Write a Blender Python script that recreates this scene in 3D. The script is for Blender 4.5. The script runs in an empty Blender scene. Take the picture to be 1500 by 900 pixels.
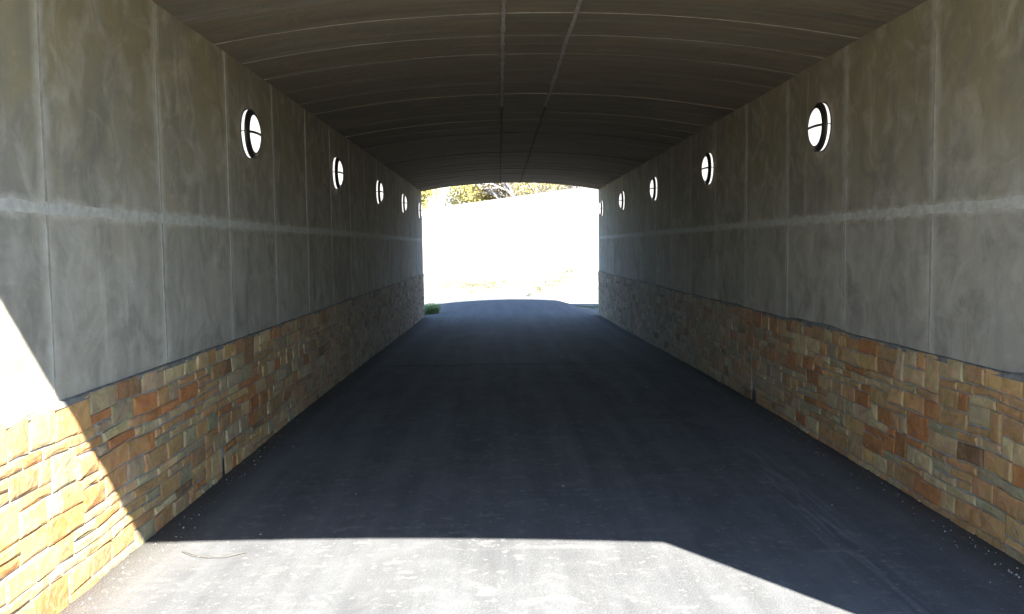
import bpy, math, random
from mathutils import Vector, Matrix, noise
S = bpy.context.scene
rnd = random.Random(7)

# ------------------------------------------------------------------ camera
F_PX, PITCH, YAW, ROLL = 1283.9, 0.0691, 0.0136, -0.0123
fw = Vector((math.sin(YAW)*math.cos(PITCH), math.cos(YAW)*math.cos(PITCH), -math.sin(PITCH)))
rt = Vector((math.cos(YAW), -math.sin(YAW), 0)); up = rt.cross(fw)
r2 = rt*math.cos(ROLL) + up*math.sin(ROLL); u2 = -rt*math.sin(ROLL) + up*math.cos(ROLL)
cd = bpy.data.cameras.new('camera'); cam = bpy.data.objects.new('camera', cd)
S.collection.objects.link(cam); S.camera = cam
cd.sensor_width = 36; cd.lens = F_PX/1500*36; cd.clip_start = 0.05; cd.clip_end = 2000
M = Matrix.Identity(4)
for i in range(3):
    M[i][0], M[i][1], M[i][2] = r2[i], u2[i], -fw[i]
M[2][3] = 1.6
cam.matrix_world = M

# ------------------------------------------------------------------ light
SUN = Vector((0.69, -1.0, 1.205)).normalized()          # towards the sun
elev = math.asin(SUN.z); azim = math.atan2(SUN.x, SUN.y)
w = bpy.data.worlds.new('World'); S.world = w; w.use_nodes = True
nt = w.node_tree; nt.nodes.clear()
sky = nt.nodes.new('ShaderNodeTexSky'); sky.sky_type = 'NISHITA'; sky.sun_disc = False
sky.sun_elevation = elev; sky.sun_rotation = azim; sky.dust_density = .2; sky.ozone_density = 3.5
bg = nt.nodes.new('ShaderNodeBackground'); bg.inputs[1].default_value = 0.072
wo = nt.nodes.new('ShaderNodeOutputWorld')
nt.links.new(sky.outputs[0], bg.inputs[0]); nt.links.new(bg.outputs[0], wo.inputs[0])
sd = bpy.data.lights.new('sun', 'SUN'); sd.energy = 4.2; sd.angle = math.radians(0.55); sd.color = (1, .95, .87)
so = bpy.data.objects.new('sun', sd); S.collection.objects.link(so)
so.rotation_euler = SUN.to_track_quat('Z', 'Y').to_euler(); so.location = (20, -30, 40)
S.view_settings.view_transform = 'Standard'; S.view_settings.look = 'None'
S.view_settings.exposure = 3.5; S.view_settings.gamma = 1.0
S.cycles.max_bounces = 14; S.cycles.diffuse_bounces = 10; S.cycles.glossy_bounces = 4
S.cycles.sample_clamp_indirect = 8.0
S.cycles.use_denoising = True
try: S.cycles.denoiser = 'OPENIMAGEDENOISE'
except Exception: pass

# ------------------------------------------------------------------ dimensions (metres)
XL, XR = -1.994, 2.591            # wall faces
Y0, Y1 = 2.05, 22.85              # portals
ZS, ZM, ZP, ZC = 0.925, 1.792, 3.044, 3.245   # stone top, mid joint, springing, crown
XC = (XL+XR)/2; HW = (XR-XL)/2
def arch(x):
    t = abs(x-XC)/HW
    return ZC - (ZC-ZP)*t**2.15
def roadz(x, y):
    a = max(0., min(1., (y-8.)/14.5)); a = a*a*(3-2*a)*.5 + a*.5
    z = -0.20*a
    o = max(0., min(1., (y-22.)/4.))
    z += -(0.06*o)*1.0
    c = (0.015 + 0.11*o)
    return z + c*(1-min(1.3, abs(x-XC)/HW)**2)
WJ = [5.235+1.322*k for k in range(-2, 14)]       # wall joints
WJ = [y for y in WJ if Y0+.3 < y < Y1-.3]
CJ = [5.68+0.652*k for k in range(-5, 27)]
CJ = [y for y in CJ if Y0+.2 < y < Y1-.2]

# ------------------------------------------------------------------ helpers
def tag(o, label=None, cat=None, group=None, kind=None):
    if label: o['label'] = label
    if cat: o['category'] = cat
    if group: o['group'] = group
    if kind: o['kind'] = kind
    return o
def link(o, parent=None):
    S.collection.objects.link(o)
    if parent is not None: o.parent = parent
    return o
def empty(name, loc):
    o = bpy.data.objects.new(name, None); o.location = loc; o.empty_display_size = .2
    return link(o)
def worldloc(o):
    v = Vector((0, 0, 0))
    while o is not None: v += o.location; o = o.parent
    return v
def mk(name, V, Fc, mat, parent=None, smooth=False, cols=None):
    """one mesh object, V in world coordinates; origin at the bottom centre of its box"""
    xs = [v[0] for v in V]; ys = [v[1] for v in V]; zs = [v[2] for v in V]
    c = Vector(((min(xs)+max(xs))/2, (min(ys)+max(ys))/2, min(zs)))
    me = bpy.data.meshes.new(name)
    me.from_pydata([(v[0]-c.x, v[1]-c.y, v[2]-c.z) for v in V], [], Fc); me.update()
    me.materials.append(mat)
    if smooth: me.polygons.foreach_set('use_smooth', [True]*len(me.polygons))
    if cols is not None:
        a = me.color_attributes.new('tone', 'FLOAT_COLOR', 'POINT')
        a.data.foreach_set('color', [x for q in cols for x in (q[0], q[1], q[2], 1.)])
    o = bpy.data.objects.new(name, me); link(o, parent)
    o.location = c - (worldloc(parent) if parent is not None else Vector((0, 0, 0)))
    return o
def box(V, Fc, x0, x1, y0, y1, z0, z1):
    n = len(V)
    V += [(x0,y0,z0),(x1,y0,z0),(x1,y1,z0),(x0,y1,z0),(x0,y0,z1),(x1,y0,z1),(x1,y1,z1),(x0,y1,z1)]
    Fc += [tuple(n+i for i in f) for f in ((3,2,1,0),(4,5,6,7),(0,1,5,4),(1,2,6,5),(2,3,7,6),(3,0,4,7))]
def fn(x, y=0., z=0.): return noise.noise(Vector((x, y, z)))

class NT:
    def __init__(s, name):
        s.m = bpy.data.materials.new(name); s.m.use_nodes = True; s.t = s.m.node_tree
        s.b = s.t.nodes['Principled BSDF']; s.geo = s.t.nodes.new('ShaderNodeNewGeometry')
    def n(s, typ, **k):
        o = s.t.nodes.new(typ)
        for a, v in k.items(): setattr(o, a, v)
        return o
    def l(s, a, b): s.t.links.new(a, b)
    def pos(s, sc=(1,1,1), off=(0,0,0)):
        m = s.n('ShaderNodeMapping'); m.inputs['Scale'].default_value = sc; m.inputs['Location'].default_value = off
        s.l(s.geo.outputs['Position'], m.inputs['Vector']); return m.outputs[0]
    def noise(s, scale, detail=4, sc=(1,1,1), off=(0,0,0), rough=.55, dist=0.):
        n = s.n('ShaderNodeTexNoise'); n.inputs['Scale'].default_value = scale
        n.inputs['Detail'].default_value = detail; n.inputs['Roughness'].default_value = rough
        n.inputs['Distortion'].default_value = dist
        s.l(s.pos(sc, off), n.inputs['Vector']); return n.outputs['Fac']
    def ramp(s, f, stops):
        r = s.n('ShaderNodeValToRGB'); e = r.color_ramp.elements
        while len(e) < len(stops): e.new(.5)
        for q, (p, c) in zip(e, stops):
            q.position = p; q.color = (c, c, c, 1) if not isinstance(c, tuple) else (*c, 1)
        s.l(f, r.inputs[0]); return r.outputs[0]
    def mix(s, f, a, b, mode='MIX'):
        m = s.n('ShaderNodeMix', data_type='RGBA', blend_type=mode)
        for sock, v in ((m.inputs[0], f), (m.inputs[6], a), (m.inputs[7], b)):
            if isinstance(v, (int, float)): sock.default_value = v
            elif isinstance(v, tuple): sock.default_value = (*v, 1)
            else: s.l(v, sock)
        return m.outputs[2]
    def math(s, op, a, b=None, c=None, clamp=False):
        m = s.n('ShaderNodeMath', operation=op, use_clamp=clamp)
        for i, v in enumerate((a, b, c)):
            if v is None: continue
            if isinstance(v, (int, float)): m.inputs[i].default_value = v
            else: s.l(v, m.inputs[i])
        return m.outputs[0]
    def bump(s, h, dist, strength=1., prev=None):
        b = s.n('ShaderNodeBump'); b.inputs['Distance'].default_value = dist; b.inputs['Strength'].default_value = strength
        s.l(h, b.inputs['Height'])
        if prev is not None: s.l(prev, b.inputs['Normal'])
        return b.outputs[0]
    def fin(s, col=None, rough=.9, nrm=None, spec=.3):
        if col is not None:
            if isinstance(col, tuple): s.b.inputs['Base Color'].default_value = (*col, 1)
            else: s.l(col, s.b.inputs['Base Color'])
        if isinstance(rough, (int, float)): s.b.inputs['Roughness'].default_value = rough
        else: s.l(rough, s.b.inputs['Roughness'])
        s.b.inputs['Specular IOR Level'].default_value = spec
        if nrm is not None: s.l(nrm, s.b.inputs['Normal'])
        return s.m
def plain(name, col, rough=.6, spec=.4, metal=0.):
    t = NT(name); t.b.inputs['Metallic'].default_value = metal
    n = t.noise(40, 3); c = t.mix(n, tuple(x*.8 for x in col), tuple(min(1, x*1.2) for x in col))
    return t.fin(c, rough, None, spec)

# ------------------------------------------------------------------ materials
def concrete(name, dark, light, warm, ceiling=False, smear=True, bright=(.37,.37,.35), olive=False):
    t = NT(name)
    big = t.noise(1.1, 5, dist=.8); mid = t.noise(4.5, 6, dist=.7); fine = t.noise(60, 4)
    c = t.mix(t.ramp(big, [(.3, 0.), (.7, 1.)]), dark, light)
    c = t.mix(t.math('MULTIPLY', t.ramp(mid, [(.40, 0.), (.62, 1.)]), .8), c, warm)
    if olive:        # olive tint that strengthens towards the upper part of the walls
        so_ = t.n('ShaderNodeSeparateXYZ'); t.l(t.geo.outputs['Position'], so_.inputs[0])
        zf = t.math('ADD', so_.outputs['Z'], t.math('MULTIPLY', t.math('SUBTRACT', big, .5), 1.6))
        zf = t.math('DIVIDE', t.math('SUBTRACT', zf, 1.5), 1.1, clamp=True)
        c = t.mix(t.math('MULTIPLY', zf, .85), c, t.mix(mid, (.155,.130,.068), (.215,.186,.108)))
    if ceiling:      # pale laitance beside each form joint
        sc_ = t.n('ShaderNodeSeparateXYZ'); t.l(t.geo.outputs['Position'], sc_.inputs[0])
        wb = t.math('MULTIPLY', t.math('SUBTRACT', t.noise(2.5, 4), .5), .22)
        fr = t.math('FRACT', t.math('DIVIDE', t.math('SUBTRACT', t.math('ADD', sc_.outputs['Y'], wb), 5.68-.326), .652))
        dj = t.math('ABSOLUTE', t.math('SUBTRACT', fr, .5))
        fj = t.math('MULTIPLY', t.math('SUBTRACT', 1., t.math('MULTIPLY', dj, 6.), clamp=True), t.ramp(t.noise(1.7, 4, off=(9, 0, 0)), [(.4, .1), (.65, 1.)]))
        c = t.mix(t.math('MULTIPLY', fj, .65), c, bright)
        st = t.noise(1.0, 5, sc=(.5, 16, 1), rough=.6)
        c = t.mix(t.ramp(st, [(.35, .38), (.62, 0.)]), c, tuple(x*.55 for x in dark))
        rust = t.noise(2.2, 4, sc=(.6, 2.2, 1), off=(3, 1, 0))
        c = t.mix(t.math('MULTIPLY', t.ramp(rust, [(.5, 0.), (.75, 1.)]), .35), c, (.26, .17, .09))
    else:
        st = t.noise(1.0, 5, sc=(3.2, 3.2, .55), rough=.6, dist=.5)
        c = t.mix(t.ramp(st, [(.36, .34), (.58, 0.)]), c, tuple(x*.66 for x in dark))
        sw = t.noise(2.6, 5, dist=.9, off=(1, 7, 2), sc=(1, 1, .8), rough=.65); c = t.mix(t.ramp(sw, [(.46, 0.), (.64, .62)]), c, tuple(x*.60 for x in dark))
        sp_ = t.noise(3.3, 4, dist=1.3, off=(6, 1, 5), rough=.6); c = t.mix(t.ramp(sp_, [(.48, 0.), (.74, .36)]), c, bright)
        st2 = t.noise(1.0, 3, sc=(6, 6, .9), off=(5, 2, 0))
        c = t.mix(t.math('MULTIPLY', t.ramp(st2, [(.62, 0.), (.74, 1.)]), .30), c, bright)
        if smear:
            sep = t.n('ShaderNodeSeparateXYZ'); t.l(t.geo.outputs['Position'], sep.inputs[0])
            wob = t.math('MULTIPLY', t.math('SUBTRACT', t.noise(7, 5), .5), .10)
            dz = t.math('ABSOLUTE', t.math('ADD', t.math('SUBTRACT', sep.outputs['Z'], ZM), wob))
            hz = t.math('SUBTRACT', 1., t.math('DIVIDE', t.math('SUBTRACT', dz, .012), .045), clamp=True)
            m = t.math('FRACT', t.math('DIVIDE', t.math('SUBTRACT', sep.outputs['Y'], 5.235-.661), 1.322))
            wob2 = t.math('MULTIPLY', t.math('SUBTRACT', t.noise(5, 4, off=(0, 9, 0)), .5), .03)
            dy = t.math('ABSOLUTE', t.math('ADD', t.math('MULTIPLY', t.math('SUBTRACT', m, .5), 1.322), wob2))
            vt = t.math('SUBTRACT', 1., t.math('DIVIDE', t.math('SUBTRACT', dy, .006), .075), clamp=True)
            pat = t.ramp(t.noise(9, 4, off=(2, 2, 2)), [(.3, .2), (.62, 1.)])
            f = t.math('MULTIPLY', t.math('MAXIMUM', hz, t.math('MULTIPLY', vt, .8)), pat)
            c = t.mix(t.math('MULTIPLY', f, .8), c, bright)
    c = t.mix(t.math('MULTIPLY', t.math('SUBTRACT', fine, .5), .5, clamp=True), c, tuple(x*.6 for x in dark))
    oi = t.n('ShaderNodeObjectInfo')
    hsv = t.n('ShaderNodeHueSaturation'); t.l(c, hsv.inputs['Color'])
    t.l(t.math('ADD', t.math('MULTIPLY', oi.outputs['Random'], .16), .92), hsv.inputs['Value'])
    nb = t.bump(mid, .012, .6); nb = t.bump(fine, .0015, .5, nb)
    if ceiling: nb = t.bump(st, .010, .7, nb)
    pores = t.n('ShaderNodeTexVoronoi'); pores.inputs['Scale'].default_value = 22
    t.l(t.geo.outputs['Position'], pores.inputs['Vector'])
    nb = t.bump(t.ramp(pores.outputs['Distance'], [(.05, 0.), (.12, 1.)]), .002, .5, nb)
    return t.fin(hsv.outputs[0], .88, nb, .25)
M_WLOW = concrete('cast_concrete_wall', (.23,.218,.187), (.345,.33,.29), (.28,.258,.21), bright=(.44,.425,.38), olive=True)
M_WUP = M_WLOW
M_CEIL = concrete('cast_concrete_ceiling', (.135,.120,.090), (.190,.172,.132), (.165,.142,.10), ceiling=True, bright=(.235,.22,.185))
M_CORE = concrete('rough_concrete', (.22,.22,.2), (.32,.32,.29), (.27,.26,.22), smear=False)
def jointmat(name, a, b):
    t = NT(name); n = t.noise(18, 5); c = t.mix(t.ramp(n, [(.35, 0.), (.65, 1.)]), a, b)
    return t.fin(c, .9, t.bump(n, .004), .2)
M_JL = jointmat('pale_grout', (.20,.193,.168), (.275,.265,.235))
M_JH = jointmat('pale_seam_grout', (.30,.295,.27), (.39,.385,.355))
M_JC = jointmat('ceiling_grout', (.19,.18,.158), (.30,.288,.26))
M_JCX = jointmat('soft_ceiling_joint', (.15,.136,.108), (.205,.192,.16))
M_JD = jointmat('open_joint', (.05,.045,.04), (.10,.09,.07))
M_MORT = jointmat('grey_mortar', (.17,.17,.165), (.26,.26,.25))
M_FILLET = jointmat('dark_mortar_fillet', (.085,.085,.08), (.17,.165,.155))

def stonemat():
    t = NT('split_stone')
    a = t.n('ShaderNodeAttribute'); a.attribute_name = 'tone'
    n1 = t.noise(9, 6, dist=1.2); n2 = t.noise(45, 5); n3 = t.noise(3, 3, off=(4, 4, 4))
    c = t.mix(1., a.outputs['Color'], t.ramp(n1, [(.28, .68), (.72, 1.28)]), 'MULTIPLY')
    c = t.mix(t.math('MULTIPLY', t.ramp(n2, [(.5, 0.), (.72, 1.)]), .35), c, (.30, .27, .22))
    c = t.mix(t.math('MULTIPLY', t.ramp(n3, [(.5, 0.), (.7, 1.)]), .25), c, (.24, .14, .06))
    nb = t.bump(n1, .012, .8); nb = t.bump(n2, .003, .8, nb)
    return t.fin(c, .85, nb, .25)
M_STONE = stonemat()

def asphaltmat():
    t = NT('asphalt')
    ag = t.n('ShaderNodeTexVoronoi'); ag.inputs['Scale'].default_value = 95; t.l(t.geo.outputs['Position'], ag.inputs['Vector'])
    n1 = t.noise(1.2, 5, dist=.7); n2 = t.noise(7, 5); trk = t.noise(1., 5, sc=(4.2, .22, 1), rough=.62)
    fine = t.noise(160, 2)
    c = t.mix(t.ramp(n1, [(.3, 0.), (.7, 1.)]), (.055,.0575,.0605), (.076,.079,.082))
    c = t.mix(t.math('MULTIPLY', t.ramp(trk, [(.46, 0.), (.68, 1.)]), .42), c, (.120,.126,.132))
    c = t.mix(t.math('MULTIPLY', t.ramp(trk, [(.30, 1.), (.45, 0.)]), .35), c, (.040,.042,.045))
    # dusty pale scuffs
    sp = t.noise(6.5, 5, sc=(1., 1.3, 1), off=(1.7, 3.1, 0), rough=.62)
    zone = t.noise(.7, 2, off=(8, 3, 0))
    sc = t.math('MULTIPLY', t.ramp(sp, [(.57, 0.), (.66, 1.)]), t.ramp(zone, [(.38, .25), (.62, 1.)]))
    c = t.mix(t.math('MULTIPLY', sc, .75), c, (.135,.134,.13))
    sp2 = t.noise(21, 3, off=(3, 7, 0)); c = t.mix(t.math('MULTIPLY', t.ramp(sp2, [(.62, 0.), (.69, 1.)]), .75), c, (.15,.147,.14))
    cl = t.noise(2.6, 6, sc=(1, .7, 1), off=(4, 4, 0), dist=.9, rough=.65)
    c = t.mix(t.math('MULTIPLY', t.ramp(cl, [(.44, 0.), (.64, 1.)]), .30), c, (.125,.128,.13))
    grit = t.n('ShaderNodeTexVoronoi'); grit.inputs['Scale'].default_value = 26; t.l(t.geo.outputs['Position'], grit.inputs['Vector'])
    gm = t.math('MULTIPLY', t.ramp(grit.outputs['Distance'], [(.06, 1.), (.13, 0.)]), t.ramp(t.noise(1.6, 3, off=(7, 7, 0)), [(.5, 0.), (.6, 1.)]))
    c = t.mix(t.math('MULTIPLY', gm, .7), c, (.21,.205,.19))
    sm = t.noise(1.0, 4, sc=(1.1, 4.5, 1), off=(2, 6, 0), dist=.4)
    c = t.mix(t.math('MULTIPLY', t.ramp(sm, [(.62, 0.), (.72, 1.)]), .45), c, (.13,.132,.13))
    sq = t.n('ShaderNodeSeparateXYZ'); t.l(t.geo.outputs['Position'], sq.inputs[0])
    # a paving seam across the path and a tyre track beside the right wall
    yy = t.math('ADD', sq.outputs['Y'], t.math('MULTIPLY', t.math('SUBTRACT', t.noise(1.5, 3), .5), .5))
    far = t.math('MULTIPLY', t.math('SUBTRACT', yy, 12.1), 6., clamp=True)
    c = t.mix(t.math('MULTIPLY', far, .22), c, (.12,.125,.13))
    ln = t.math('SUBTRACT', 1., t.math('MULTIPLY', t.math('ABSOLUTE', t.math('SUBTRACT', yy, 12.1)), 14.), clamp=True)
    c = t.mix(t.math('MULTIPLY', ln, .6), c, (.02,.02,.021))
    tx = t.math('ADD', sq.outputs['X'], t.math('MULTIPLY', t.math('SUBTRACT', sq.outputs['Y'], 5.), -.045))
    tm = t.math('SUBTRACT', 1., t.math('MULTIPLY', t.math('ABSOLUTE', t.math('SUBTRACT', tx, 1.83)), 5.5), clamp=True)
    tn = t.ramp(t.noise(1., 4, sc=(28, 1.6, 1), off=(0, 4, 0)), [(.45, 0.), (.6, 1.)])
    tend = t.math('SUBTRACT', 1., t.math('MULTIPLY', t.math('ABSOLUTE', t.math('SUBTRACT', sq.outputs['Y'], 5.2)), .36), clamp=True)
    c = t.mix(t.math('MULTIPLY', t.math('MULTIPLY', tn, tm), t.math('MULTIPLY', tend, .65)), c, (.19,.195,.20))
    # dust along both walls
    sep = t.n('ShaderNodeSeparateXYZ'); t.l(t.geo.outputs['Position'], sep.inputs[0])
    ed = t.math('ABSOLUTE', t.math('SUBTRACT', sep.outputs['X'], XC))
    ef = t.ramp(t.math('ADD', t.math('DIVIDE', ed, HW), t.math('MULTIPLY', t.math('SUBTRACT', n2, .5), .10)), [(.80, 0.), (.97, 1.)])
    c = t.mix(t.math('MULTIPLY', ef, .38), c, (.15,.14,.12))
    c = t.mix(t.ramp(fine, [(.35, .3), (.6, 0.)]), c, (.03,.03,.032))
    c = t.mix(t.math('MULTIPLY', t.ramp(fine, [(.60, 0.), (.72, 1.)]), .45), c, (.13,.13,.13))
    nb = t.bump(ag.outputs['Distance'], .0025, .7); nb = t.bump(n2, .006, .4, nb)
    r = t.ramp(trk, [(.3, .95), (.7, .84)])
    return t.fin(c, r, nb, .25)
M_ASPH = asphaltmat()
def groundmat(name, a, b, g, gth=(.5, .62), gs=.35):
    t = NT(name); n = t.noise(1.3, 6); f = t.noise(30, 4); z = t.noise(gs, 4, dist=.5)
    c = t.mix(t.ramp(n, [(.3, 0.), (.7, 1.)]), a, b)
    c = t.mix(t.ramp(z, [(gth[0], 0.), (gth[1], 1.)]), c, g)
    c = t.mix(t.ramp(f, [(.35, .35), (.6, 0.)]), c, tuple(x*.5 for x in a))
    return t.fin(c, .95, t.bump(f, .02), .15)
M_GRAVEL = groundmat('pale_gravel', (.16,.155,.14), (.22,.21,.19), (.18,.17,.15))
M_GROUND = groundmat('dry_ground', (.30,.275,.20), (.38,.35,.26), (.27,.25,.15))
M_PALE = groundmat('pale_bounce_slab', (.38,.365,.33), (.46,.445,.40), (.42,.40,.35))
M_BANK = groundmat('straw_bank', (.12,.112,.092), (.17,.16,.135), (.13,.125,.09), (.55, .7))
def leafmat(name, a, b):
    t = NT(name); oi = t.noise(1.7, 2); c = t.mix(t.ramp(oi, [(.3, 0.), (.7, 1.)]), a, b)
    t.fin(c, .7, None, .2)
    tr = t.n('ShaderNodeBsdfTranslucent'); t.l(c, tr.inputs['Color'])
    mx = t.n('ShaderNodeMixShader'); mx.inputs[0].default_value = .5
    t.l(t.b.outputs[0], mx.inputs[1]); t.l(tr.outputs[0], mx.inputs[2])
    t.l(mx.outputs[0], t.t.nodes['Material Output'].inputs['Surface'])
    return t.m
M_LEAFY = leafmat('spring_leaves', (.36,.33,.10), (.42,.36,.14))
M_LEAFP = leafmat('pale_buds', (.26,.21,.15), (.33,.28,.2))
M_BARK = plain('grey_bark', (.27,.25,.235), .9, .1)
M_BARK2 = plain('tan_bark', (.30,.25,.20), .9, .1)
M_GRASS = leafmat('grass_blades', (.15,.165,.055), (.20,.195,.08))
M_BLACK = plain('black_enamel', (.012,.011,.011), .45, .5)
M_IRON = plain('weathered_end_section', (.05,.052,.045), .8, .3)
def diffuser():
    t = NT('lit_opal_glass'); t.fin((.8,.8,.8), .35, None, .4)
    t.b.inputs['Emission Color'].default_value = (1, .965, .93, 1)
    t.b.inputs['Emission Strength'].default_value = .11
    return t.m
M_GLASS = diffuser()

# ------------------------------------------------------------------ ground, road, bank
def grid(name, xs, ys, zf, mat, smooth=True, keep=None):
    V = [(x, y, zf(x, y)) for y in ys for x in xs]; nx = len(xs); Fc = []
    for j in range(len(ys)-1):
        for i in range(nx-1):
            if keep and not keep((xs[i]+xs[i+1])/2, (ys[j]+ys[j+1])/2): continue
            Fc.append((j*nx+i, j*nx+i+1, (j+1)*nx+i+1, (j+1)*nx+i))
    return mk(name, V, Fc, mat, None, smooth)
def gz(x, y):
    r = roadz(XC+HW*1.15*(1 if x > XC else -1), max(-5, min(y, 26)))
    return r - .035 - .02*min(1, max(0, abs(x-XC)-HW)) 
xs = [-400,-200,-100,-60,-30,-15,-8,-5,-3.2,-2.3,-1.5,-.5,.5,1.5,2.6,3.4,5,8,15,30,60,100,200,400]
ys = [-300,-120,-60,-30,-15,-8,-4,0,4,8,10,12,14,16,18,20,22,23,24,25,26,28,30,32,36,45,60,120,300,600]
tag(grid('ground', xs, ys, gz, M_GROUND), kind='structure')

def rights(y):       # right edge of the path beyond the exit: it bends away to the left
    if y < 23.2: return XR+.03 if y > 1.9 else XR+.03
    t = (y-23.2)
    return 2.56 - .012*t - .0105*t**2.35
def lefts(y):
    return XL-.03 if y < 23.2 else -1.98+.03*math.sin(y*1.3)-.20*(max(0, y-26)**1.6)
def road():
    V, Fc = [], []; yy = [-40,-30,-22,-16,-12,-9,-7,-5,-4,-3,-2,-1]+[i*.5 for i in range(0, 62)]
    N = 14
    for y in yy:
        a, b = lefts(y), rights(y)
        for i in range(N+1):
            x = a+(b-a)*i/N; V.append((x, y, roadz(x, y)+.004*fn(x*.9, y*.5)))
    for j in range(len(yy)-1):
        for i in range(N):
            q = j*(N+1)+i; Fc.append((q, q+1, q+N+2, q+N+1))
    # turned down edge
    for side in (0, N):
        n = len(V)
        for j, y in enumerate(yy):
            x, y_, z = V[j*(N+1)+side]; V.append((x, y_, z-.12))
        for j in range(len(yy)-1):
            a, b = j*(N+1)+side, (j+1)*(N+1)+side
            Fc.append((a, b, n+j+1, n+j) if side == 0 else (b, a, n+j, n+j+1))
    return mk('path', V, Fc, M_ASPH, None, True)
tag(road(), kind='structure')
# unseen pale slab added to bounce light inward, then gravel apron outside the exit
V, Fc = [], []
box(V, Fc, XL-.9, XR+.9, -40, -.6, -.2, .055)
tag(mk('unseen_bounce_slab', V, Fc, M_PALE), kind='structure')
def apz(x, y): return gz(x, y) + .022 + .006*fn(x*2, y*2)
tag(grid('gravel_shoulder', [-14+i*.7 for i in range(44)], [22.9+i*.6 for i in range(22)], apz, M_GRAVEL), kind='structure')

def crest(x): return 3.45 + (x+3.42)*.1245
def bankz(x, y):
    h = max(1.2, min(9., crest(x)))+.25
    t = (y-32.0+.25*fn(x*.3, 1.))/8.0
    if t < 0: return -.36-.3*min(1, -t*4)
    if t < 1: return -.36 + h*t*(1.06-.06*t)+.05*fn(x*.7, y*.7)*min(1, t*3)*(1-t)
    q = max(0., min(1., (y-42.)/9.)); q = q*q*(3-2*q)
    return -.36 + h*(1-.85*q)
tag(grid('hillside', [-90,-70,-50,-40,-32,-26]+[-22+i*.9 for i in range(56)]+[30,36,44,55,70,90],
         [30.5+i*.5 for i in range(21)]+[41,42,44,47,52,60,75,100,150], bankz, M_BANK), kind='structure')

# ------------------------------------------------------------------ embankment and headwalls
V, Fc = [], []
box(V, Fc, -70, -2.31, 2.38, 22.55, -.6, 6.55); box(V, Fc, 2.91, 70, 2.38, 22.55, -.6, 6.55)
box(V, Fc, -2.305, 2.905, 2.38, 22.55, 3.61, 6.54)
tag(mk('embankment', V, Fc, M_GROUND), kind='structure')
for ya, yb in ((2.055, 2.375), (22.555, 22.845)):
    V, Fc = [], []
    box(V, Fc, -26, -2.302, ya, yb, -.6, 3.6); box(V, Fc, 2.902, 26, ya, yb, -.6, 3.6)
    box(V, Fc, -26, 26, ya, yb, 3.6, 6.6)
    box(V, Fc, -26.1, 26.1, ya-.04, yb+.04, 6.6, 6.93)
    tag(mk('headwall', V, Fc, M_CORE), kind='structure')

# ------------------------------------------------------------------ tunnel walls
TONES = [((.335,.20,.09), 8), ((.325,.175,.078), 7), ((.30,.122,.045), 5), ((.34,.225,.125), 5), ((.28,.205,.13), 4),
         ((.245,.20,.125), 3), ((.18,.095,.05), 1), ((.35,.26,.145), 3), ((.29,.16,.08), 4)]
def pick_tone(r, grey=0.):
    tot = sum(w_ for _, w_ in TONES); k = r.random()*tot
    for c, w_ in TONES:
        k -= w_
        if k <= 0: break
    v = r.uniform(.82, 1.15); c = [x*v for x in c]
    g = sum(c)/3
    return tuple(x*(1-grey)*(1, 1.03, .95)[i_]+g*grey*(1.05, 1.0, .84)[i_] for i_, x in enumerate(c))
def layout(r, y0, y1, z0, z1, gaps=()):
    """pack an irregular ashlar of rectangles onto a fine grid"""
    nz = 22 if z0 < -.2 else 18; ch = (z1-z0)/nz; cw = .055
    nx = int((y1-y0)/cw); cw = (y1-y0)/nx
    used = [[False]*nz for _ in range(nx)]
    for (gy, gw, gh) in gaps:
        i0 = int((gy-y0)/cw)
        for i in range(i0, i0+max(1, int(round(gw/cw)))):
            for k in range(int(round((.03-z0)/ch))+int(round(gh/ch))): used[i][k] = True
    out = []
    order = [(i, k) for i in range(nx) for k in range(nz)]
    for i, k in order:
        if used[i][k]: continue
        h = r.choice((1, 2, 2, 2, 2, 2, 3)) ; wd = r.choice((2, 3, 4, 4, 5, 5, 6))
        if h == 1: wd = max(wd, 3)
        if h == 4: wd = min(wd, 5)
        if k+h == nz-1: h += 1
        h = min(h, nz-k)
        hh = 0
        while hh < h and not used[i][k+hh]: hh += 1
        h = hh
        ww = 0
        while ww < wd and i+ww < nx and all(not used[i+ww][k+q] for q in range(h)): ww += 1
        # never leave a one-cell sliver
        if i+ww < nx and (i+ww+1 >= nx or used[i+ww+1][k]) and all(not used[i+ww][k+q] for q in range(h)): ww += 1
        wd = ww
        for a in range(wd):
            for b in range(h): used[i+a][k+b] = True
        out.append((y0+i*cw, y0+(i+wd)*cw, z0+k*ch, z0+(k+h)*ch))
    return out
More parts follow.
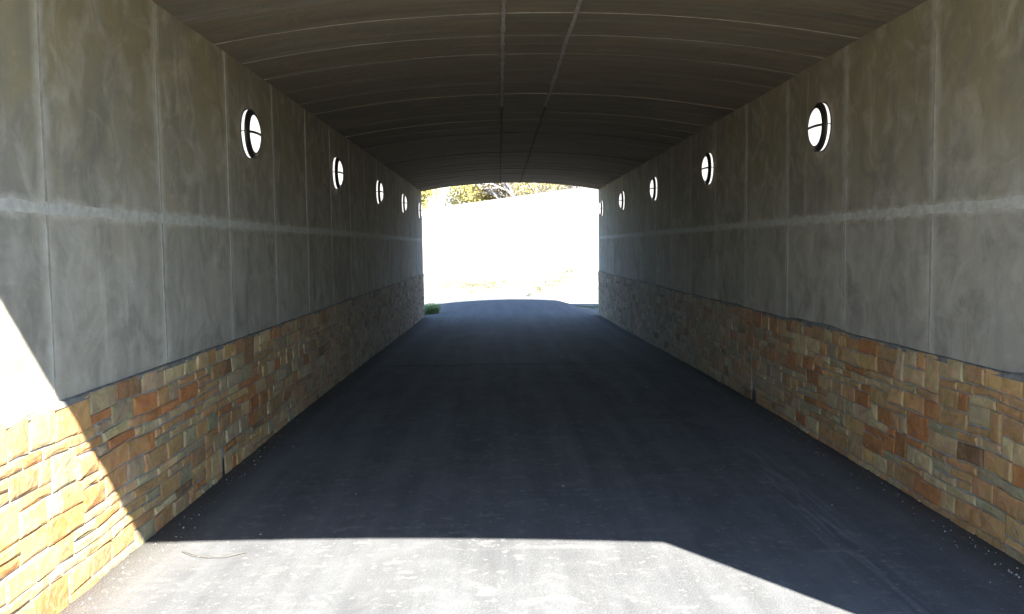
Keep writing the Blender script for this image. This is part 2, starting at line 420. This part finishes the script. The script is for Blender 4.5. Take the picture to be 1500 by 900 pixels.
def stone_geo(r, rect, sx, xm):
    """irregular split-face stone; sx = +1 faces +x, xm = mortar plane"""
    ya, yb, za, zb = rect
    wob = .018
    def warp(y, z):      # courses wander together, so the joints stay even
        return (y + wob*.55*fn(y*1.3, z*6., 3.), z + wob*.8*fn(y*2.1, z*1.4, 7.)*min(1., (ZS-z)*9)*min(1., (z+.05)*6))
    g = r.uniform(.0035, .0075)
    ya += g; yb -= g; za += g*.85; zb -= g*.85
    nh = max(2, int((yb-ya)/.075)); nv = max(1, int((zb-za)/.075))
    P = []
    for i in range(nh): P.append((ya+(yb-ya)*i/nh, za))
    for i in range(nv): P.append((yb, za+(zb-za)*i/nv))
    for i in range(nh): P.append((yb-(yb-ya)*i/nh, zb))
    for i in range(nv): P.append((ya, zb-(zb-za)*i/nv))
    cy, cz = (ya+yb)/2, (za+zb)/2
    base = r.uniform(.006, .014); ty = r.uniform(-.03, .03); tz = r.uniform(-.05, .02)
    j = .0038; V = []; n = len(P); Q = []
    for (y, z) in P:
        yy, zz = y+r.uniform(-j, j), z+r.uniform(-j, j)
        Q.append((yy, zz))
    def put(y, z, d):
        wy, wz = warp(y, z); V.append((xm+sx*d, wy, wz))
    for y, z in Q: put(y, z, -.02)
    for y, z in Q: put(y, z, max(.003, base*.62+ty*(y-cy)+tz*(z-cz)))
    b = min(.011, (zb-za)*.22, (yb-ya)*.22)
    for y, z in Q:
        dy, dz = cy-y, cz-z
        y2 = y + max(-b, min(b, dy)); z2 = z + max(-b, min(b, dz))
        put(y2, z2, max(.006, base+ty*(y-cy)+tz*(z-cz)+r.uniform(-.0035, .0035)))
    put(cy+r.uniform(-.2, .2)*(yb-ya), cz+r.uniform(-.15, .15)*(zb-za), base+r.uniform(-.001, .006))
    Fc = []
    for k in range(n):
        m = (k+1) % n
        for a, c in ((0, n), (n, 2*n)):
            f = (a+k, a+m, c+m, c+k); Fc.append(f if sx > 0 else f[::-1])
        f = (2*n+k, 2*n+m, 3*n); Fc.append(f if sx > 0 else f[::-1])
    return V, Fc
def pix(p):
    d = Vector(p)-Vector((0, 0, 1.6)); z = d.dot(fw)
    if z <= .1: return None
    return 750+F_PX*d.dot(r2)/z, 450-F_PX*d.dot(u2)/z

def ragged_strip(pts_a, pts_b, xface, sx, proud, name, mat, parent):
    """closed thin strip on a wall plane, given two ragged edge polylines [(y,z)]"""
    V, Fc = [], []; n = len(pts_a)
    for (y, z) in pts_a: V.append((xface-sx*.004, y, z))
    for (y, z) in pts_a: V.append((xface+sx*proud, y+.0, z))
    for (y, z) in pts_b: V.append((xface+sx*proud, y, z))
    for (y, z) in pts_b: V.append((xface-sx*.004, y, z))
    for r_ in range(3):
        for k in range(n-1):
            f = (r_*n+k, r_*n+k+1, (r_+1)*n+k+1, (r_+1)*n+k); Fc.append(f)
    Fc += [(0, n, 2*n, 3*n), (n-1, 4*n-1, 3*n-1, 2*n-1)]
    return mk(name, V, Fc, mat, parent)

def tunnel_wall(side):
    left = side == 'L'
    X = XL if left else XR; sx = 1 if left else -1
    r = random.Random(11 if left else 23)
    T = empty('tunnel_wall', (X, (Y0+Y1)/2, 0))
    tag(T, ('concrete wall with stone base on the left side, partly struck by direct sunlight' if left else
            'concrete wall with stone base on the right side of the tunnel, fully shaded'), 'wall')
    V, Fc = [], []
    a, b = sorted((X-sx*.031, X-sx*.30)); box(V, Fc, a, b, Y0-.004, Y1+.004, -.5, 3.12)
    mk('core', V, Fc, M_CORE, T)
    # form panels: two rows
    ys_ = [Y0-.006]+WJ+[Y1+.006]
    for row, (za, zb, mt) in enumerate(((ZS-.06, ZM, M_WLOW), (ZM, ZP+.02, M_WUP))):
        for k in range(len(ys_)-1):
            ya, yb = ys_[k], ys_[k+1]; d = r.uniform(-.002, .0015)
            V, Fc = [], []; g = .0025; nx, nz = 5, 5
            ty, tz = r.uniform(-.0012, .0012), r.uniform(-.0012, .0012)
            for jz in range(nz+1):
                for iy in range(nx+1):
                    u, v = iy/nx, jz/nz
                    dd = d + ty*(u-.5)+tz*(v-.5) + .0022*fn(u*2+k*3.1, v*2+row*5.)
                    V.append((X+sx*dd, ya+g+(yb-ya-2*g)*u, za+g+(zb-za-2*g)*v))
            W = nx+1
            for jz in range(nz):
                for iy in range(nx):
                    q = jz*W+iy; f = (q, q+1, q+W+1, q+W); Fc.append(f if sx > 0 else f[::-1])
            rim = list(range(W)) + [jz*W+nx for jz in range(1, nz+1)] + [nz*W+i for i in range(nx-1, -1, -1)] + [jz*W for jz in range(nz-1, 0, -1)]
            n0 = len(V)
            for q in rim: V.append((X-sx*.029, V[q][1], V[q][2]))
            for i in range(len(rim)):
                m = (i+1) % len(rim); f = (rim[i], n0+i, n0+m, rim[m]); Fc.append(f if sx > 0 else f[::-1])
            mk('panel', V, Fc, mt, T, False)
    # grouted seams
    for y in WJ:
        for za, zb in ((ZS-.01, ZM-.03), (ZM+.03, ZP-.005)):
            n = 34; A, B = [], []
            for i in range(n):
                z = za+(zb-za)*i/(n-1); c = y+.006*fn(z*2., y)
                wv = .008+.009*abs(fn(z*7., y*3.))+.008*fn(z*1.3, y)
                A.append((c-wv, z)); B.append((c+wv, z))
            ragged_strip(A, B, X, sx, .0022, 'joint', M_JL, T)
    for k in range(len(ys_)-1):
        ya, yb = ys_[k]+.004, ys_[k+1]-.004; n = 40; A, B = [], []
        for i in range(n):
            y = ya+(yb-ya)*i/(n-1); c = ZM+.007*fn(y*1.7, X)
            A.append((y, c-.022-.022*abs(fn(y*6, X))-.010*fn(y*1.7, X)-.007*fn(y*23, X))); B.append((y, c+.022+.020*abs(fn(y*5+9, X))+.010*fn(y*1.3, X)+.007*fn(y*21, X)))
        ragged_strip(A, B, X, sx, .003, 'joint', M_JH, T)
    # stone base
    V, Fc = [], []
    xa, xb = sorted((X-sx*.02, X+sx*.012)); box(V, Fc, xa, xb, Y0-.002, Y1+.002, -.45, ZS-.012)
    SF = mk('stone_facing', V, Fc, M_MORT, T); SF['label'] = 'band of split tan, orange and grey stone set in mortar'
    slots = [(6.14, .052, .16)] if left else [(8.78, .104, .15)]
    rects = layout(r, Y0+.003, Y1-.003, -.29, ZS, slots)
    rects = [q for q in rects if q[3] > roadz(X, (q[0]+q[1])/2)+.012]
    xm = X+sx*.012
    for (gy, gw, gh) in slots:
        V, Fc = [], []; xa, xb = sorted((xm+sx*.002, xm-sx*.005)); box(V, Fc, xa, xb, gy+.004, gy+gw*.9, -.03, gh-.04)
        mk('weep_slot', V, Fc, M_BLACK, SF)  # black block painted in for the darkness inside the slot
    items = []
    for rc in rects:
        ya, yb, za, zb = rc; cy, cz = (ya+yb)/2, (za+zb)/2
        g = max(0., min(.72, (cy-6.5)/9.)); col = pick_tone(r, g)  # stones grey with depth: dim-light colour loss put into their tone
        q = [pix((X, y, z)) for y, z in ((ya, za), (yb, zb), (ya, zb), (yb, za))]
        size = 0.
        if all(q):
            cx = sum(p_[0] for p_ in q)/4; cyy = sum(p_[1] for p_ in q)/4
            if -40 < cx < 1540 and cyy < 940:
                dx = max(p_[0] for p_ in q)-min(p_[0] for p_ in q); dy = (zb-za)*F_PX/max(1., cy)
                size = min(dx, 200)*dy
        items.append((size, rc, col))
    items.sort(key=lambda t_: -t_[0])
    allV, allF, allC = [], [], []
    for idx, (size, rc, col) in enumerate(items):
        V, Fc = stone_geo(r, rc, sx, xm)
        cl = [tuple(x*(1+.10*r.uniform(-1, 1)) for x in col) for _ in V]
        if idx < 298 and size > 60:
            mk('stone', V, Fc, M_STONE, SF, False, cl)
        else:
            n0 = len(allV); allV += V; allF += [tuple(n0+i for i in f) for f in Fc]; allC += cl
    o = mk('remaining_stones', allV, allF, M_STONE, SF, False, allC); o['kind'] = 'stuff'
    # mortar fillet that closes the top of the stones against the concrete
    n = 420; V, Fc = [], []
    for i in range(n):
        y = Y0+(Y1-Y0)*i/(n-1)
        hgt = .009+.006*abs(fn(y*2.2, X))+max(0., fn(y*1.1+4, X*3)-.12)*(.06 if not left else .018)
        dep = .021+.004*fn(y*5, X)
        zt = ZS-.006+.004*fn(y*3, X)
        V += [(X-sx*.004, y, zt-.02), (X+sx*dep, y, zt-.02), (X+sx*dep*.8, y, zt+.004), (X+sx*.003, y, zt+hgt), (X-sx*.004, y, zt+hgt)]
    for i in range(n-1):
        for k in range(4):
            q = i*5+k; f = (q, q+1, q+6, q+5); Fc.append(f)
    mk('mortar_fillet', V, Fc, M_FILLET, T)
    return T
tunnel_wall('L'); tunnel_wall('R')

# ------------------------------------------------------------------ ceiling
C = empty('tunnel_ceiling', (XC, (Y0+Y1)/2, ZP))
tag(C, 'low arched concrete ceiling with two long seams down its middle', 'ceiling')
V, Fc = [], []
ax = [-2.3]+[-2.02+i*(4.64/24) for i in range(25)]+[2.9]
for y in (Y0-.004, Y1+.004):
    for x in ax: V.append((x, y, arch(max(XL, min(XR, x)))+.045))
    for x in ax: V.append((x, y, 3.599))
n = len(ax)
for i in range(n-1):
    Fc.append((i, 2*n+i, 2*n+i+1, i+1)); Fc.append((n+i, n+i+1, 3*n+i+1, 3*n+i))
    Fc.append((i, i+1, n+i+1, n+i)); Fc.append((2*n+i, 3*n+i, 3*n+i+1, 2*n+i+1))
Fc += [(0, n, 3*n, 2*n), (n-1, 3*n-1, 4*n-1, 2*n-1)]
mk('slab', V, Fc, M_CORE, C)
SEAM = [XL-.02, 0.05, 0.562, XR+.02]
ys_ = [Y0-.006]+CJ+[Y1+.006]
rc_ = random.Random(5)
for k in range(len(ys_)-1):
    off = rc_.uniform(-.002, .002); tilt = rc_.uniform(-.003, .003)
    for s in range(3):
        xa, xb = SEAM[s]+.003, SEAM[s+1]-.003; ya, yb = ys_[k]+.002, ys_[k+1]-.002
        nx = (14, 4, 14)[s]; ny = 4; V, Fc = [], []; o2 = off+rc_.uniform(-.0015, .0015)
        for j in range(ny+1):
            for i in range(nx+1):
                x = xa+(xb-xa)*i/nx; y = ya+(yb-ya)*j/ny
                z = arch(max(XL, min(XR, x)))+o2+tilt*(j/ny-.5)+.003*fn(x*1.5, y*3.)
                V.append((x, y, z))
        W = nx+1; n0 = len(V)
        for v in list(V): V.append((v[0], v[1], arch(max(XL, min(XR, v[0])))+.043))
        for j in range(ny):
            for i in range(nx):
                q = j*W+i; Fc.append((q, q+W, q+W+1, q+1))
        rim = list(range(W))+[j*W+nx for j in range(1, ny+1)]+[ny*W+i for i in range(nx-1, -1, -1)]+[j*W for j in range(ny-1, 0, -1)]
        for i in range(len(rim)):
            m = (i+1) % len(rim); Fc.append((rim[i], rim[m], n0+rim[m], n0+rim[i]))
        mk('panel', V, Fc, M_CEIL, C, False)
def ceiling_strip(xf, wf, ya, yb, n, dz, mat):
    V, Fc = [], []
    for i in range(n):
        y = ya+(yb-ya)*i/(n-1); c = xf(y); wv = wf(y)
        for x, h in ((c-wv, .006), (c-wv*.8, -dz), (c+wv*.8, -dz), (c+wv, .006)):
            V.append((x, y, arch(x)+h))
    for i in range(n-1):
        for k in range(3):
            q = i*4+k; Fc.append((q, q+1, q+5, q+4))
    Fc += [(0, 1, 2, 3), tuple(len(V)-1-i for i in range(4))]
    return mk('joint', V, Fc, mat, C)
for sxm in (SEAM[1], SEAM[2]):
    ceiling_strip(lambda y: sxm+.006*fn(y*2.2, sxm), lambda y: .016+.014*abs(fn(y*3.2, sxm))+.010*fn(y*7, sxm), Y0, 10.4, 150, .011, M_JC)
    ceiling_strip(lambda y: sxm+.004*fn(y*1.2, sxm), lambda y: .015+.007*abs(fn(y*4, sxm)), 10.42, Y1, 120, .010, M_JD)
for k, y in enumerate(CJ):       # thin fins left between the ceiling forms
    V, Fc = [], []; n = 60
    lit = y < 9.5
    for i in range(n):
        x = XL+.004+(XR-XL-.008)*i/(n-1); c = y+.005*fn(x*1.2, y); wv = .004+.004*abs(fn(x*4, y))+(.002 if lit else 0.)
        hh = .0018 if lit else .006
        for yy, h in ((c-wv, .006), (c-wv*.7, -hh), (c+wv*.7, -hh), (c+wv, .006)): V.append((x, yy, arch(x)+h))
    for i in range(n-1):
        for q_ in range(3):
            q = i*4+q_; Fc.append((q, q+4, q+5, q+1))
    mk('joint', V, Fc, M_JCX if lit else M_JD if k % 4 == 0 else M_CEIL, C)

# ------------------------------------------------------------------ wall lamps
def lathe(prof, n, mat, name, parent, smooth=True):
    V, Fc = [], []
    for (rad, h) in prof:
        for k in range(n):
            a = 2*math.pi*k/n; V.append((h, rad*math.cos(a), rad*math.sin(a)))
    for j in range(len(prof)-1):
        for k in range(n):
            m = (k+1) % n; Fc.append((j*n+k, j*n+m, (j+1)*n+m, (j+1)*n+k))
    me = bpy.data.meshes.new(name); me.from_pydata(V, [], Fc); me.update(); me.materials.append(mat)
    me.polygons.foreach_set('use_smooth', [smooth]*len(me.polygons))
    o = bpy.data.objects.new(name, me); link(o, parent); return o
def raw(name, V, Fc, mat, parent):
    me = bpy.data.meshes.new(name); me.from_pydata(V, [], Fc); me.update(); me.materials.append(mat)
    o = bpy.data.objects.new(name, me); link(o, parent); return o
def make_lamp():
    T = bpy.data.objects.new('wall_lamp', None); link(T)
    R = .193
    b = lathe([(0, .001), (R+.004, .001), (R+.004, .005), (R-.006, .007), (0, .007)], 56, M_BLACK, 'base_ring', T, False)
    g = lathe([(R-.008, .006), (R-.004, .016), (R-.006, .034)], 56, M_GLASS, 'side_glass', T)
    f = lathe([(R-.014, .028), (R+.001, .029), (R, .036), (R-.012, .049), (R-.030, .060), (R-.040, .063), (R-.046, .060), (R-.046, .040)], 56, M_BLACK, 'cage_ring', T)
    d = lathe([(R-.045, .057), (R-.058, .066), (R-.085, .076), (R-.13, .083), (.02, .086), (.0005, .086)], 56, M_GLASS, 'front_glass', T)
    # cross bar that follows the dome, and the small ribs over the side glass
    V, Fc = [], []; n = 17
    for i in range(n):
        y = -.150+.30*i/(n-1); h = .066+.024*max(0., 1-(y/.150)**2)**.7
        for z_, hh in ((-.0095, h-.012), (-.0095, h), (.0095, h), (.0095, h-.012)): V.append((hh, y, z_))
    for i in range(n-1):
        for k in range(4):
            m = (k+1) % 4; Fc.append((i*4+k, i*4+m, i*4+4+m, i*4+4+k))
    Fc += [(0, 3, 2, 1), tuple(len(V)-4+k for k in range(4))]
    raw('cross_bar', V, Fc, M_BLACK, T)
    for s in (-1, 1):
        V, Fc = [], []; ya, yb = sorted((s*(R-.012), s*(R-.001))); box(V, Fc, .006, .032, ya, yb, -.004, .004)
        raw('side_rib', V, Fc, M_BLACK, T)
    V, Fc = [], []; box(V, Fc, .030, .060, -.013, .013, -R-.002, -R+.020)
    raw('bottom_latch', V, Fc, M_BLACK, T)
    return T
lamp0 = make_lamp()
ORD = ['nearest', 'second nearest', 'middle', 'second farthest', 'farthest']
first = True
for side in 'LR':
    for k in range(5):
        if first: T = lamp0; first = False
        else:
            T = lamp0.copy(); link(T)
            for ch in lamp0.children:
                c = ch.copy(); S.collection.objects.link(c); c.parent = T; c.matrix_parent_inverse = Matrix.Identity(4)
        X = XL if side == 'L' else XR
        T.location = (X+(.002 if side == 'L' else -.002), 7.085+3.735*k - (.05 if side == 'R' else 0), 2.518)
        T.rotation_euler = (0, 0, 0 if side == 'L' else math.pi)
        tag(T, 'round lit lamp with black ring, %s of five on the %s tunnel wall' % (ORD[k], 'left' if side == 'L' else 'right'), 'lamp',
            'round lamps along both tunnel walls')

# ------------------------------------------------------------------ vegetation
def tube(V, Fc, p0, p1, r0, r1, n=5):
    d = (p1-p0); L = d.length
    if L < 1e-5: return
    d.normalize(); a = d.orthogonal().normalized(); b = d.cross(a); n0 = len(V)
    for p, r_ in ((p0, r0), (p1, r1)):
        for k in range(n):
            t_ = 2*math.pi*k/n; V.append(tuple(p+a*(r_*math.cos(t_))+b*(r_*math.sin(t_))))
    for k in range(n):
        m = (k+1) % n; Fc.append((n0+k, n0+m, n0+n+m, n0+n+k))
def tree(x, y, h, seed, leaf, nleaf, bark, label, spread=1., lean=0.):
    r = random.Random(seed); z0 = bankz(x, y)-.3
    T = empty('tree', (x, y, z0)); tag(T, label, 'tree', 'trees above the bank beyond the tunnel')
    V, Fc = [], []; tips = []
    def grow(p, d, L, rad, lev):
        segs = 3 if lev < 3 else 2
        for s in range(segs):
            d2 = (d+Vector((r.uniform(-.16, .16), r.uniform(-.16, .16), r.uniform(-.05, .12)))).normalized()
            q = p+d2*(L/segs); tube(V, Fc, p, q, rad*(1-.28*s/segs), rad*(1-.28*(s+1)/segs), 6 if lev < 2 else 3)
            p, d = q, d2
            if lev > 0: tips.append(p.copy())
            if lev == 0 and s < 1: continue
            if lev < 4:
                for c_ in range(2 if lev < 3 else 3):
                    a = r.uniform(0, 6.283); e = r.uniform(.45, 1.05)*spread
                    side = (d.orthogonal().normalized())
                    side = Matrix.Rotation(a, 3, d) @ side
                    grow(p, (d*math.cos(e)+side*math.sin(e)+Vector((0, 0, .12))).normalized(), L*r.uniform(.5, .68), rad*.56, lev+1)
    grow(Vector((x, y, z0)), Vector((lean, 0, 1)).normalized(), h*.46, h*.018, 0)
    mk('trunk', V, Fc, bark, T)
    if nleaf:
        V, Fc = [], []
        for i in range(nleaf):
            c = r.choice(tips)+Vector((r.gauss(0, .22), r.gauss(0, .22), r.gauss(0, .18)))
            s = r.uniform(.05, .11); a = Vector((r.uniform(-1, 1), r.uniform(-1, 1), r.uniform(-1, 1))).normalized()
            b = a.orthogonal().normalized(); n0 = len(V)
            V += [tuple(c-a*s), tuple(c+b*s*.6), tuple(c+a*s), tuple(c-b*s*.6)]; Fc.append((n0, n0+1, n0+2, n0+3))
        mk('crown', V, Fc, leaf, T)
TREES = [
 (-4.7, 52, 6.6, 1, M_LEAFY, 10000, M_BARK2, 'yellow-leaved tree at the far left corner of the tunnel opening', 1.1, 0),
 (-2.4, 56, 7.8, 2, M_LEAFP, 4000, M_BARK2, 'pale twiggy tree with hardly any leaves beside the white sky gap', 1.2, 0),
 (-.7, 55, 8.2, 3, M_LEAFY, 14000, M_BARK, 'densest yellow tree left of the centre of the opening', 1.1, 0),
 (1.2, 53, 9.0, 4, M_LEAFP, 900, M_BARK, 'bare dark-limbed tree near the middle of the opening', 1.1, .1),
 (2.8, 55, 8.4, 5, M_LEAFY, 9000, M_BARK2, 'yellow tree with grey limbs right of the opening centre', 1., -.06),
 (4.1, 60, 9.0, 6, M_LEAFY, 6000, M_BARK2, 'rightmost yellow tree above the rising bank', .9, 0),
 (5.0, 50, 8.6, 8, M_LEAFP, 0, M_BARK, 'leafless tree reaching in at the upper right of the opening', 1.0, -.12),
]
for a in TREES: tree(*a)

def tuft(V, Fc, c, r, n, h, sp):
    for i in range(n):
        a = r.uniform(0, 6.283); d = r.random()**.7*sp
        p = Vector((c[0]+d*math.cos(a), c[1]+d*math.sin(a), c[2])); hh = h*r.uniform(.5, 1.1)
        l = Vector((math.cos(a), math.sin(a), 0))*hh*r.uniform(.05, .6); wv = Vector((-math.sin(a+r.uniform(-1, 1)), math.cos(a), 0))*.006*(1+h*3)
        n0 = len(V)
        V += [tuple(p-wv), tuple(p+wv), tuple(p+l*.4+wv*.7+Vector((0, 0, hh*.6))), tuple(p+l*.4-wv*.7+Vector((0, 0, hh*.6))), tuple(p+l+Vector((0, 0, hh)))]
        Fc += [(n0, n0+1, n0+2, n0+3), (n0+3, n0+2, n0+4)]
r = random.Random(3); V, Fc = [], []
tuft(V, Fc, (-1.90, 24.3, gz(-1.9, 24.3)), r, 700, .34, .19); tuft(V, Fc, (-2.12, 24.1, gz(-1.9, 24.3)), r, 500, .36, .22)
tag(mk('weed_clump', V, Fc, leafmat('weed_leaves', (.28,.37,.15), (.34,.42,.20))), 'green weed clump at the left edge of the path outside the exit', 'plant')
V, Fc = [], []
def zz(x, y): return max(bankz(x, y), apz(x, y) if y < 35 else -9)
for i in range(430):      # thin grass along the foot of the bank and up its diagonal edge
    u = r.random()
    if u < .42: x, y = r.gauss(-.9, 1.1), 32.9+r.gauss(0, .22)
    elif u < .72:
        t_ = r.random(); x, y = 1.35+t_*1.75+r.gauss(0, .08), 32.3+t_*1.6+r.gauss(0, .25)
    else: x, y = 3.6+abs(r.gauss(0, 1.2)), 29.9+r.gauss(0, .5)
    tuft(V, Fc, (x, y, zz(x, y)-.01), r, 14, .07, .22)
for i in range(200):
    x = 2.2+r.random()*2.2; y = 27.35+r.gauss(0, .12)+(2.6-x)*.9 if x < 2.8 else 27.2+r.gauss(0, .3)
    tuft(V, Fc, (x, y, apz(x, y)-.01), r, 8, .05, .08)
tag(mk('grass', V, Fc, M_GRASS), kind='stuff')

tp = [Vector((-1.70, 4.565, .012)), Vector((-1.62, 4.49, .018)), Vector((-1.53, 4.46, .012)), Vector((-1.44, 4.455, .016)), Vector((-1.35, 4.53, .012))]
V, Fc = [], []
for a, b in zip(tp, tp[1:]): tube(V, Fc, a, b, .0022, .002, 5)
tag(mk('twig', V, Fc, M_JD, None, True), 'thin curved dark twig on the sunlit asphalt by the left wall', 'twig')
# wedge-shaped end section at the foot of the bank
gzb = apz(1, 31.5)-.05
V = [(.62, 31.35, gzb), (.98, 30.95, gzb), (1.28, 31.4, gzb), (1.05, 31.9, gzb), (1.10, 31.45, gzb+.30), (1.16, 31.75, gzb+.24), (.80, 31.5, gzb+.12)]
Fc = [(0, 1, 4), (0, 4, 6), (1, 2, 4), (2, 3, 5), (2, 5, 4), (4, 5, 6), (0, 6, 3), (6, 5, 3), (3, 2, 1, 0)]
tag(mk('boulder', V, Fc, M_IRON), 'small dark wedge-shaped block at the foot of the sunlit bank', 'rock')

rg = random.Random(77); V, Fc = [], []
for i in range(1500):
    side = rg.random() < .5; y = 3+18*rg.random()**1.6; d = .02+abs(rg.gauss(0, .11))
    x = (XL+.03+d) if side else (XR-.03-d); q = .0025+.006*rg.random()**3; z = roadz(x, y)-.002; n0 = len(V); a0 = rg.random()*6
    V += [(x+q*math.cos(a0+k*1.57)*rg.uniform(.7, 1.3), y+q*math.sin(a0+k*1.57)*rg.uniform(.7, 1.3), z) for k in range(4)]+[(x, y, z+q*1.3)]
    Fc += [(n0+k, n0+(k+1) % 4, n0+4) for k in range(4)]
tag(mk('grit', V, Fc, M_JL), kind='stuff')
# small litter on the asphalt
PEB = [(1.647,9.78,.03),(-1.689,7.03,.022),(-1.358,4.83,.018),(.401,5.69,.022),(2.27,10.0,.02),(.9,12.9,.035),(1.2,15.5,.03),
       (2.0,5.2,.015),(1.75,4.75,.014),(1.9,4.25,.012),(-.95,5.6,.016),(-.1,5.2,.012),(.25,6.9,.014),(-1.3,6.6,.015),(2.2,5.9,.014),(-.6,8.2,.018)]
for i, (x, y, s) in enumerate(PEB):
    rr = random.Random(100+i); V, Fc = [], []
    z = roadz(x, y)-.002; n = 6; s *= .55
    for (rad, h) in ((1., 0.), (.95, .35), (.5, .75)):
        for k in range(n):
            a = 6.283*k/n; V.append((x+s*rad*math.cos(a)*rr.uniform(.7, 1.2), y+s*.7*rad*math.sin(a)*rr.uniform(.7, 1.2), z+s*h*rr.uniform(.7, 1.)))
    for j in range(2):
        for k in range(n):
            m = (k+1) % n; Fc.append((j*n+k, j*n+m, (j+1)*n+m, (j+1)*n+k))
    Fc.append(tuple(2*n+k for k in range(n)))
    tag(mk('pebble', V, Fc, M_JL), 'tiny pale stone chip lying on the shaded dark asphalt', 'pebble', 'stone chips scattered on the path')
